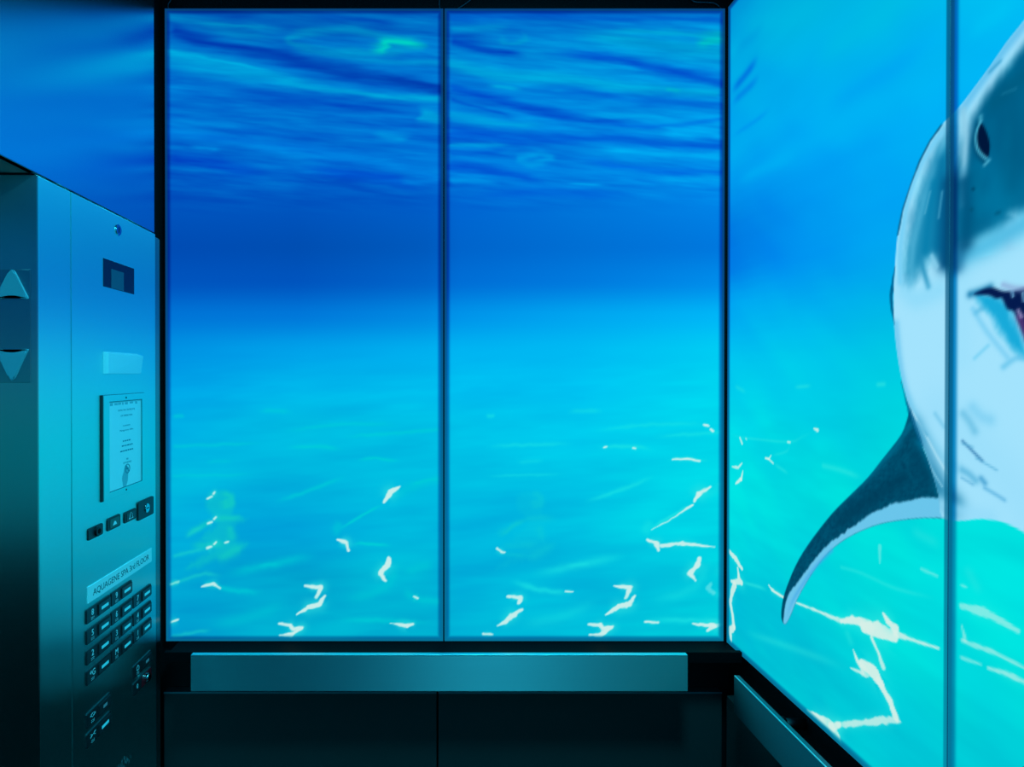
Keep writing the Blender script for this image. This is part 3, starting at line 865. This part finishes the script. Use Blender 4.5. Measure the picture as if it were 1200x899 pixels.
def backlit_panel(a0, a1, z0, z1, mapper, painter, normal, label, step=0.0026, sides=(1, 1, 1, 1)):
    """glass sheet: dense front face that carries the print, plus a glass-edge body as a part.
    a = coordinate along the wall; mapper(a, z) gives the 3D point of the front face."""
    na = int((a1 - a0) / step)
    nz_ = int((z1 - z0) / step)
    A = np.linspace(a0, a1, na + 1)
    Z = np.linspace(z0, z1, nz_ + 1)
    AA, ZZ = np.meshgrid(A, Z)
    AA = AA.ravel()
    ZZ = ZZ.ravel()
    co = mapper(AA, ZZ)
    col = painter(AA, ZZ)
    # backlight falloff painted into colour as dark blue band, lit bevel as rim
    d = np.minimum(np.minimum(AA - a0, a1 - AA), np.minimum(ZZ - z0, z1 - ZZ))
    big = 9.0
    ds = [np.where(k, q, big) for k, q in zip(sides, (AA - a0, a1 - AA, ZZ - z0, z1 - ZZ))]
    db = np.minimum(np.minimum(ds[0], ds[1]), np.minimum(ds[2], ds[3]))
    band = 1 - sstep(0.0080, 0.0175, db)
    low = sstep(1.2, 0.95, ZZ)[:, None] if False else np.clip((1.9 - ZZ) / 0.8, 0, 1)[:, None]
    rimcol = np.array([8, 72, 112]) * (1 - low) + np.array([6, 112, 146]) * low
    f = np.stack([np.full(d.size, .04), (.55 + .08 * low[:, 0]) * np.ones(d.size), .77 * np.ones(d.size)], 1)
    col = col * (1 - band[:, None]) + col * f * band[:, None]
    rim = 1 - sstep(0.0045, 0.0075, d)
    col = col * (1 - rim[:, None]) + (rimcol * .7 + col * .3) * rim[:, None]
    L = srgb2lin(col)
    me = bpy.data.meshes.new('printed_glass')
    nv = AA.size
    me.vertices.add(nv)
    me.vertices.foreach_set('co', co.ravel())
    i = np.arange(nz_)[:, None] * (na + 1) + np.arange(na)[None, :]
    i = i.ravel()
    quads = np.stack([i, i + 1, i + na + 2, i + na + 1], 1)
    if normal < 0: quads = quads[:, ::-1]
    nf = len(quads)
    me.loops.add(nf * 4)
    me.loops.foreach_set('vertex_index', quads.ravel().astype(np.int32))
    me.polygons.add(nf)
    me.polygons.foreach_set('loop_start', (np.arange(nf) * 4).astype(np.int32))
    me.polygons.foreach_set('loop_total', np.full(nf, 4, np.int32))
    me.update()
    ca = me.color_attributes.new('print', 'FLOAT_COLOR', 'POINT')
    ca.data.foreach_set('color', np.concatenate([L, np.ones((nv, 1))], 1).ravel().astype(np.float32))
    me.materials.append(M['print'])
    lo = mapper(np.array([a0]), np.array([z0]))[0]
    hi = mapper(np.array([a1]), np.array([z1]))[0]
    root = empty('backlit_panel', ((lo[0] + hi[0]) / 2, (lo[1] + hi[1]) / 2, z0))
    tag(root, label, 'light panel', 'backlit glass panels with the underwater picture')
    o = bpy.data.objects.new('printed_glass', me)
    C.objects.link(o)
    o.parent = root
    o.matrix_parent_inverse = Matrix.Translation(root.location).inverted()
    if abs(lo[1] - hi[1]) < 1e-6:
        bx = box((min(lo[0], hi[0]), lo[1] + 0.0006 * normal if normal > 0 else lo[1] - 0.0156, z0), (max(lo[0], hi[0]), lo[1] + 0.0156 if normal > 0 else lo[1] - 0.0006, z1), 0.0005, 1)
    else:
        bx = box((lo[0] + 0.0006, min(lo[1], hi[1]), z0), (lo[0] + 0.0156, max(lo[1], hi[1]), z1), 0.0005, 1)
    obj('glass_edge', bx, M['edge'], root)
    return root


def back_map(a, z): return np.stack([a, np.full_like(a, YB), z], 1)
def right_map(a, z): return np.stack([np.full_like(a, XR), a, z], 1)


def back_paint(panel): return lambda a, z: paint_back(a * SC + 507, 438 - (z - 1.6) * SC, panel)
def right_paint(a, z): return paint_right(a * SC, 438 - (z - 1.6) * SC)


xl, xm0, xm1, xr = [(q - 507) / SC for q in (194.0, 519.3, 520.9, 848.6)]
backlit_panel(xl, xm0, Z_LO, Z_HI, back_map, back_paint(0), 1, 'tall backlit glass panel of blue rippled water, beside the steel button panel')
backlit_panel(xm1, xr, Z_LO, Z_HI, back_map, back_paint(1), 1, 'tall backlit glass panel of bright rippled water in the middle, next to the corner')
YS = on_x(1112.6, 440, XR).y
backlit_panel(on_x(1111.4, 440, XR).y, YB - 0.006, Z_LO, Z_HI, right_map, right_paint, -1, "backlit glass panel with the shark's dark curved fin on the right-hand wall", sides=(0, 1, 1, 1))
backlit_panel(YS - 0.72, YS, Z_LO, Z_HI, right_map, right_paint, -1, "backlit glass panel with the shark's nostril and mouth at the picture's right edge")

# unseen panels continued round the car behind the viewer, to light jamb and rails
backlit_panel(YS - 0.72 - 0.725, YS - 0.725, Z_LO, Z_HI, right_map, right_paint, -1, 'unseen backlit water panel on the right-hand wall level with the viewer', 0.012)


def rear_map(a, z): return np.stack([a, np.full_like(a, Y_REAR + 0.016), z], 1)


backlit_panel(xl, xm0, Z_LO, Z_HI, rear_map, back_paint(0), -1, 'unseen backlit water panel behind the viewer, doorway side', 0.012)
backlit_panel(xm1, xr, Z_LO, Z_HI, rear_map, back_paint(0), -1, 'unseen backlit water panel behind the viewer, shark side', 0.012)

# ------------------------------------------------------------------ wainscot panels
G_W = 'dark panels below the handrails'
zt = 0.767
for x0, x1, lab in [((193 - 507) / SC, (511.6 - 507) / SC, 'dark lower wall panel under the left half of the long steel handrail'),
                    ((513.6 - 507) / SC, (845 - 507) / SC, 'dark lower wall panel under the right half of the long steel handrail')]:
    o = obj('wainscot_panel', box((x0, 1.590, 0.02), (x1, YB + 0.0155, zt), 0.0035, 2), M['laminate'])
    tag(o, lab, 'wall panel', G_W)
    obj('top_highlight', box((x0 + 0.0005, 1.5885, zt - 0.0040), (x1 - 0.0005, 1.5905, zt + 0.0004)), M['panel_highlight'], o)
o = obj('wainscot_panel', box((XR - 0.010, 0.62, 0.02), (XR + 0.0155, 1.575, zt), 0.0035, 2), M['laminate'])
tag(o, 'dark lower wall panel behind the short slanting handrail at bottom right', 'wall panel', G_W)

# ------------------------------------------------------------------ handrails
r = empty('handrail', (0.015, 1.491, 0.824))
tag(r, 'long flat satin steel handrail under the two blue water panels', 'handrail', 'flat steel handrails')
XA, XB2 = on_y(223.5, 790, 1.485).x, on_y(806, 790, 1.485).x
obj('bar', box((XA, 1.485, 0.8235), (XB2, 1.4975, 0.9125), 0.0012, 2), M['rail'], r)
bar = r.children[0]
obj('edge_highlight', box((XA + 0.001, 1.4846, 0.9105), (XB2 - 0.001, 1.4970, 0.9130), 0.0004, 1), M['rail_highlight'], bar)
for x in (XA + 0.17, XB2 - 0.17):
    bk = obj('bracket', tube(bmesh.new(), [(x, 1.497, 0.862), (x, 1.6155, 0.862)], 0.011, 16), M['dark_metal'], r)
    obj('flange', tube(bmesh.new(), [(x, 1.609, 0.862), (x, 1.6155, 0.862)], 0.024, 20), M['dark_metal'], bk)

XH = XR - 0.060
r = empty('handrail', (XH, 1.0, 0.80))
tag(r, 'flat steel handrail running toward the viewer below the shark panel', 'handrail', 'flat steel handrails')
YA = on_x(860, 800, XH).y
obj('bar', box((XH, 0.30, 0.800), (XH + 0.0125, YA, 0.888), 0.0012, 2), M['rail_shaded'], r)
bar = r.children[0]
obj('edge_highlight', box((XH - 0.0004, 0.301, 0.8858), (XH + 0.0030, YA - 0.001, 0.8884), 0.0004, 1), M['rail_highlight'], bar)
for y in (1.285, 0.62):
    bk = obj('bracket', tube(bmesh.new(), [(XH + 0.012, y, 0.8590), (XR + 0.0155, y, 0.8590)], 0.0115, 16), M['dark_metal'], r, True)
    obj('flange', tube(bmesh.new(), [(XH + 0.0122, y, 0.8590), (XH + 0.034, y, 0.8590)], 0.0150, 20), M['dark_metal'], bk, True)

# ------------------------------------------------------------------ steel sheets on the left
YT = on_x(180.6, 100, XL).y
o = obj('transom_panel', box((XL - 0.0155, -0.60, ZH), (XL, YT, ZC - 0.01), 0.0014, 2), M['steel_top'])
tag(o, 'plain brushed steel sheet above the doorway and the button panel, top left', 'wall panel')

# ------------------------------------------------------------------ direction lantern on the jamb
yj = YJ
lx0, lx1 = on_y(-5, 400, yj).x, on_y(36, 400, yj).x
lz1, lz0 = on_y(20, 316, yj).z, on_y(20, 448.5, yj).z
r = empty('direction_lantern', ((lx0 + lx1) / 2, yj, lz0))
tag(r, 'up and down arrow lantern plate set in the steel door jamb at far left', 'direction indicator')
obj('plate', box((lx0, yj - 0.0016, lz0), (lx1, yj, lz1), 0.0008, 2), M['lantern'], r)


def arrow(pts, name):
    q = smoothpts(pts, 6, True)
    w3 = [on_y(px, py, yj) for px, py in q]
    b = prism_y(bmesh.new(), [(v.x, v.z) for v in w3], yj - 0.0015, yj - 0.0065, 0.0018)
    return obj(name, b, M['lens_arrow'], r)


arrow([(14.5, 317), (18, 317.5), (22, 324), (28, 336), (34, 348), (33.5, 350.8), (30, 351), (23, 348.6), (16, 348), (9, 348.6), (2, 351), (-1.5, 350.8), (-2, 348), (4, 336), (10, 324)], 'up_arrow')
arrow([(14.5, 445), (18, 444.5), (22, 437), (28, 424), (34, 411), (33, 409), (29, 409.2), (23, 411.4), (16, 412), (9, 411.4), (3, 409.2), (-1, 409), (-2, 411), (4, 424), (10, 437)], 'down_arrow')

# ------------------------------------------------------------------ car operating panel
cop = empty('operating_panel', (XL, (YC + YE) / 2, 0.02))
tag(cop, 'brushed steel elevator button panel with display, certificate and floor buttons', 'control panel')
obj('faceplate', box((XL - 0.0155, YC, 0.02), (XL, YE, ZH - 0.003), 0.0012, 2), M['steel'], cop)


def L(px, py):
    q = on_x(px, py, XL)
    return q.y, q.z


def span(px0, px1, py_a, py_b, at):
    """rectangle on the left wall: px0..px1 in depth, heights py_a (top) and py_b (bottom) read at px = at"""
    y0, y1 = L(px0, 440)[0], L(px1, 440)[0]
    return y0, y1, L(at, py_b)[1], L(at, py_a)[1]


# key hole screw near the top
y, z = L(138, 269.5)
k = obj('key_switch', disc_x(bmesh.new(), y, z, 0.0125, XL, XL + 0.003, 24, 0.0012), M['chrome'], cop)
obj('key_slot', box((XL + 0.0029, y - 0.0015, z - 0.006), (XL + 0.0034, y + 0.0015, z + 0.006)), M['plate'], k)
# small screw at the edge
y, z = L(181.0, 281)
# floor display
y0, y1, z0, z1 = span(121, 157, 302.3, 335.6, 121)
d = obj('floor_display', box((XL, y0, z0), (XL + 0.0012, y1, z1), 0.0004, 1), M['screen'], cop)
y2, y3 = L(130, 440)[0], L(144.6, 440)[0]
obj('screen', box((XL + 0.0011, y2, z0 + 0.001), (XL + 0.0016, y3, z1 - 0.018)), M['lcd'], d)
# emergency light: wedge-shaped lens
y0, y1, z0, z1 = span(120.5, 160.5, 411.8, 438.3, 120.5)
b = bmesh.new()
lo = [(XL, y0, z0), (XL, y1, z0), (XL, y1, z1), (XL, y0, z1)]
hi = [(XL + 0.010, y0 + 0.004, z0), (XL + 0.010, y1, z0), (XL + 0.013, y1 + 0.006, z1 - 0.006), (XL + 0.010, y0 + 0.004, z1 - 0.004)]
va = [b.verts.new(q) for q in lo]
vb = [b.verts.new(q) for q in hi]
b.faces.new(va[::-1])
b.faces.new(vb)
for k in range(4):
    b.faces.new((va[k], va[(k + 1) % 4], vb[(k + 1) % 4], vb[k]))
bmesh.ops.bevel(b, geom=b.edges[:], offset=0.0010, segments=2, affect='EDGES')
obj('emergency_light', b, M['plastic'], cop)

# certificate in its frame
y0, y1, z0, z1 = span(118, 167, 463.6, 588, 118.5)
py0, py1, pz0, pz1 = span(124.7, 162.6, 471.5, 577, 124.7)
b = bmesh.new()
T = XL + 0.0068
add_box(b, (XL + .0045, y0, z0), (T, py0, z1), 0.0006)
add_box(b, (XL + .0045, py1, z0), (T, y1, z1), 0.0006)
add_box(b, (XL + .0045, py0 - 0.0008, z0), (T, py1 + 0.0008, pz0), 0.0008)
add_box(b, (XL + .0045, py0 - 0.0008, pz1), (T, py1 + 0.0008, z1), 0.0008)
cf = obj('certificate_frame', b, M['steel'], cop)
obj('backing', box((XL, y0 - 0.0045, z0 - 0.0005), (XL + 0.0045, y1 + 0.0003, z1 + 0.0005), 0.0004, 1), M['gasket'], cf)
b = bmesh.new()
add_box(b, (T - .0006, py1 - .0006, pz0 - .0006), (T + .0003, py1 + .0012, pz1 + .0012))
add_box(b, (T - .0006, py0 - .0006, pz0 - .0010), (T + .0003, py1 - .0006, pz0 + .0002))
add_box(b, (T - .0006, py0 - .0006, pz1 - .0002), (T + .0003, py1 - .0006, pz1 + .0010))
obj('inner_shade', b, M['ink'], cf)  # dark strips stand in for the shade inside the frame opening
pa = obj('certificate', box((XL + 0.0040, py0 - 0.0005, pz0 - 0.0005), (XL + 0.0050, py1 + 0.0005, pz1 + 0.0005)), M['paper'], cf)
tx = XL + 0.0050
cyc = (py0 + py1) / 2 + 0.004
H = pz1 - pz0
Wd = py1 - py0
b = bmesh.new()


def merge(dst, src):
    me = bpy.data.meshes.new('tmp')
    src.to_mesh(me)
    src.free()
    dst.from_mesh(me)
    bpy.data.meshes.remove(me)


for txt, frac, hh, wl in [('ELEVATOR CERTIFICATE', .115, .0040, .52), ('OF OPERATION', .18, .0040, .36), ('Located in', .295, .0036, .22), ('Management Office', .35, .0036, .42)]:
    obj('text_line', text_bm(txt, hh, tx, cyc, pz1 - H * frac, Wd * wl, 'CENTER', 0.0002), M['paleink'], cf)
random.seed(3)
for frac, wl in [(.475, .24), (.53, .30), (.59, .40)]:          # unreadable small print: word-shaped dashes
    yy = cyc - Wd * wl / 2
    while yy < cyc + Wd * wl / 2:
        ln = random.uniform(.004, .010)
        add_box(b, (tx, yy, pz1 - H * frac), (tx + .0002, yy + ln, pz1 - H * frac + .0030))
        yy += ln + .0025
    obj('text_line', b, M['paleink'], cf)
    b = bmesh.new()
merge(b, text_bm('NO', .0042, tx, cyc + .003, pz1 - H * .695, None, 'CENTER', .0002))
merge(b, text_bm('SMOKING', .0042, tx, cyc + .003, pz1 - H * .735, Wd * .26, 'CENTER', .0002))
obj('text_line', b, M['paleink'], cf)
b = bmesh.new()
cz, cy_ = pz1 - H * .80, cyc + .003
ring = [(tx + .0003, cy_ + .010 * math.cos(2 * math.pi * k / 24), cz + .010 * math.sin(2 * math.pi * k / 24)) for k in range(25)]
tube(b, ring, .0009, 6)
tube(b, [(tx + .0003, cy_ - .007, cz + .007), (tx + .0003, cy_ + .007, cz - .007)], .0008, 6)
add_box(b, (tx, cy_ - .007, cz - .001), (tx + .0003, cy_ + .006, cz + .001))
obj('no_smoking_sign', b, M['paleink'], cf)
b = prism_x(bmesh.new(), [(cyc - .006 + .014 * math.cos(t) * (1 + .12 * math.sin(5 * t)), pz1 - H * .885 + .024 * math.sin(t) * (1 + .08 * math.cos(4 * t)) + .6 * .014 * math.cos(t)) for t in np.linspace(0, 2 * math.pi, 28, endpoint=False)], tx, tx + .00015)
obj('water_stain', b, M['smudge'], cf)
b = bmesh.new()
yy = py0 + .004
while yy < py1 - .012:
    ln = random.uniform(.006, .016)
    add_box(b, (tx, yy, pz1 - random.uniform(.006, .009)), (tx + .0002, min(yy + ln, py1 - .004), pz1 - .003))
    yy += ln + random.uniform(.001, .012)
obj('stain', b, M['smudge'], cf)
for zz in (z1 - .008, z0 + .008):
    obj('screw', disc_x(bmesh.new(), (y0 + y1) / 2, zz, .0022, T - .0004, T + .0008, 12), M['dark_metal'], cf)


# four small square keys under the certificate
def key_plate(px0, px1, pa_, pb_, t=.0035):
    y0, y1, z0, z1 = span(px0, px1, pa_, pb_, px0)
    o = obj('service_key', prism_x(bmesh.new(), rrect(y0, y1, z0, z1, .004), XL, XL + t, .0008), M['plate'], cop)
    return o, (y0 + y1) / 2, (z0 + z1) / 2, z1 - z0, y1 - y0


o, yc, zc, hh, ww = key_plate(101.1, 118.6, 620.7, 634.5)
obj('key_barrel', disc_x(bmesh.new(), yc + .004, zc, .0105, XL + .003, XL + .008, 24, .001), M['dark_metal'], o)
obj('key_slot', disc_x(bmesh.new(), yc + .005, zc, .0055, XL + .0079, XL + .0086, 20), M['black_gloss'], o)
o, yc, zc, hh, ww = key_plate(123.8, 139.1, 608.8, 623.6)
obj('key_face', prism_x(bmesh.new(), rrect(yc - ww * .34, yc + ww * .38, zc - hh * .34, zc + hh * .36, .002), XL + .003, XL + .0045, .0005), M['green'], o)
b = prism_x(bmesh.new(), [(yc - .008, zc - .005), (yc + .009, zc - .005), (yc + .007, zc - .001), (yc + .003, zc + .003), (yc - .001, zc + .003), (yc - .005, zc - .001)], XL + .0044, XL + .0048)
obj('icon', b, M['numeral'], o)
o, yc, zc, hh, ww = key_plate(143.8, 157.7, 601.4, 614.2)
obj('key_face', prism_x(bmesh.new(), rrect(yc - ww * .36, yc + ww * .38, zc - hh * .36, zc + hh * .36, .002), XL + .003, XL + .0045, .0005), M['cap'], o)
b = bmesh.new()
tube(b, [(XL + .0047, yc - .010, zc - .006), (XL + .0047, yc - .006, zc - .003), (XL + .0047, yc - .005, zc + .004), (XL + .0047, yc, zc + .008), (XL + .0047, yc + .005, zc + .004), (XL + .0047, yc + .006, zc - .003), (XL + .0047, yc + .010, zc - .006), (XL + .0047, yc - .010, zc - .006)], .0006, 6)
obj('bell_icon', b, M['numeral'], o)
o, yc, zc, hh, ww = key_plate(159.3, 177.6, 589.2, 611.2, .005)
k = obj('key_barrel', disc_x(bmesh.new(), yc + .003, zc, .0110, XL + .0048, XL + .0075, 24, .001), M['chrome'], o)
obj('key_slot', box((XL + .0074, yc - .003, zc - .0012), (XL + .0079, yc + .009, zc + .0012)), M['black_gloss'], o)

# engraved strip
y0, y1, z0, z1 = span(100.8, 176, 689, 708.5, 101)
z0, z1 = z0 + .0005, z1
o = obj('name_strip', box((XL, y0, z0), (XL + .0030, y1, z1), .0005, 1), M['paper'], cop)
obj('lettering', text_bm('AQUAGENE SPA 3rd FLOOR', .0135, XL + .0030, y0 + .018, (z0 + z1) / 2 - .0065, (y1 - y0) * .88, 'LEFT', .0002), M['ink'], o)

# floor buttons
COLS = {'A': (99.0, 127.0), 'B': (128.3, 153.0), 'C': (154.0, 175.5)}
ROWZ = [1.120, 1.078, 1.0365, 0.995]
PH = .0292


def floor_button(colkey, ztop, txt, lit, braille=2, small=False):
    y0, y1 = [L(q, 440)[0] for q in COLS[colkey]]
    y1 = y0 + .0900
    z1 = ztop
    z0 = z1 - PH
    o = obj('floor_button', prism_x(bmesh.new(), rrect(y0, y1, z0, z1, .0025), XL, XL + .0035, .0007), M['plate'], cop)
    yb0 = y0 + .040
    obj('push_cap', prism_x(bmesh.new(), rrect(yb0, y1 - .003, z0 + .0032, z1 - .0032, .0015), XL + .0030, XL + .0062, .0009), M['cap'], o)
    yc, zc = (yb0 + y1 - .003) / 2, (z0 + z1) / 2
    hw = .0135 if not small else .0075
    obj('indicator_light', prism_x(bmesh.new(), rrect(yc - hw, yc + hw, zc - .0032, zc + .0032, .0008), XL + .0060, XL + .0067, .0002), M['indicator'] if lit else M['indicator_dim'], o)
    obj('numeral', text_bm(txt, .0125, XL + .0035, y0 + .0205, z0 + .0125, None, 'CENTER', .0006), M['numeral'], o)
    b = bmesh.new()
    for k in range(3):
        for q in range(braille):
            disc_x(b, y0 + .016 + k * .0042, z0 + .0045 + q * .0034, .0009, XL + .0034, XL + .0042, 8)
    obj('braille', b, M['numeral'], o)
    return o


for colk, row, txt in [('A', 0, '8'), ('B', 0, '9'), ('A', 1, '5'), ('B', 1, '6'), ('C', 1, '7'), ('A', 2, '2'), ('B', 2, '3'), ('C', 2, '4'), ('A', 3, '*G'), ('B', 3, 'M'), ('C', 3, '1')]:
    floor_button(colk, ROWZ[row], txt, True)

# bell and red stop at right, door open / close at lower left
floor_button('C', .912, '\u2302', False, small=True)
o = floor_button('A', .908, '<>', False, small=True)
o = floor_button('A', .867, '><', True)
y0 = L(154, 440)[0]
z1 = .8715
z0 = z1 - PH
o = obj('stop_switch', prism_x(bmesh.new(), rrect(y0, y0 + .090, z0, z1, .0025), XL, XL + .0035, .0007), M['plate'], cop)
obj('red_plate', prism_x(bmesh.new(), rrect(y0 + .038, y0 + .0885, z0 + .0012, z1 - .0012, .0015), XL + .0030, XL + .0045, .0004), M['red_cap'], o)
yc, zc = y0 + .060, (z0 + z1) / 2 + .0015
b = disc_x(bmesh.new(), yc, zc, .0105, XL + .004, XL + .013, 28, .002)
obj('toggle_knob', b, M['chrome'], o)
obj('numeral', text_bm('0', .011, XL + .0035, y0 + .018, z0 + .011, None, 'CENTER', .0005), M['numeral'], o)

# scuff marks low on the panel
b = bmesh.new()
random.seed(5)
for k in range(26):
    t = random.random()
    px = 137 + 14 * t + random.gauss(0, 2.2)
    py = 903 - 16 * t + random.gauss(0, 2.5)
    y, z = L(px, py)
    s = random.uniform(.0008, .0030)
    n = 6
    prism_x(b, [(y + s * (1 + .5 * random.random()) * math.cos(2 * math.pi * j / n) * .7, z + s * (1 + .5 * random.random()) * math.sin(2 * math.pi * j / n) * 1.4) for j in range(n)], XL, XL + .00015)
obj('scuff_marks', b, M['scuff'], cop)


# ------------------------------------------------------------------ loose wires on top of the panels
def wire(pts, label):
    w3 = [on_y(px, py, YB + .008) for px, py in pts]
    q = smoothpts([tuple(v) for v in w3], 4)
    o = obj('wire', tube(bmesh.new(), q, .0013, 6), M['wire'], None, True)
    tag(o, label, 'wire', 'thin loose wires above the backlit panels')


wire([(199, 12), (197, 8), (197.5, 4), (200, 0), (203, -14), (206, -60)], 'thin dark loose wire above the top left corner of the bluest panel')
wire([(516.5, 12), (515, 7), (515, 0), (518, -30), (520, -60)], 'thin wire rising upright at the top of the seam between the two water panels')
wire([(534, 11.5), (540, 8), (551, 0), (570, -18), (600, -60)], 'thin wire slanting up to the right just past the seam between water panels')
wire([(846, 11), (838, 4), (826, 2.6), (813, 1.6), (808, -8), (800, -60)], 'thin faint wire curving above the top right end of the middle water panel')
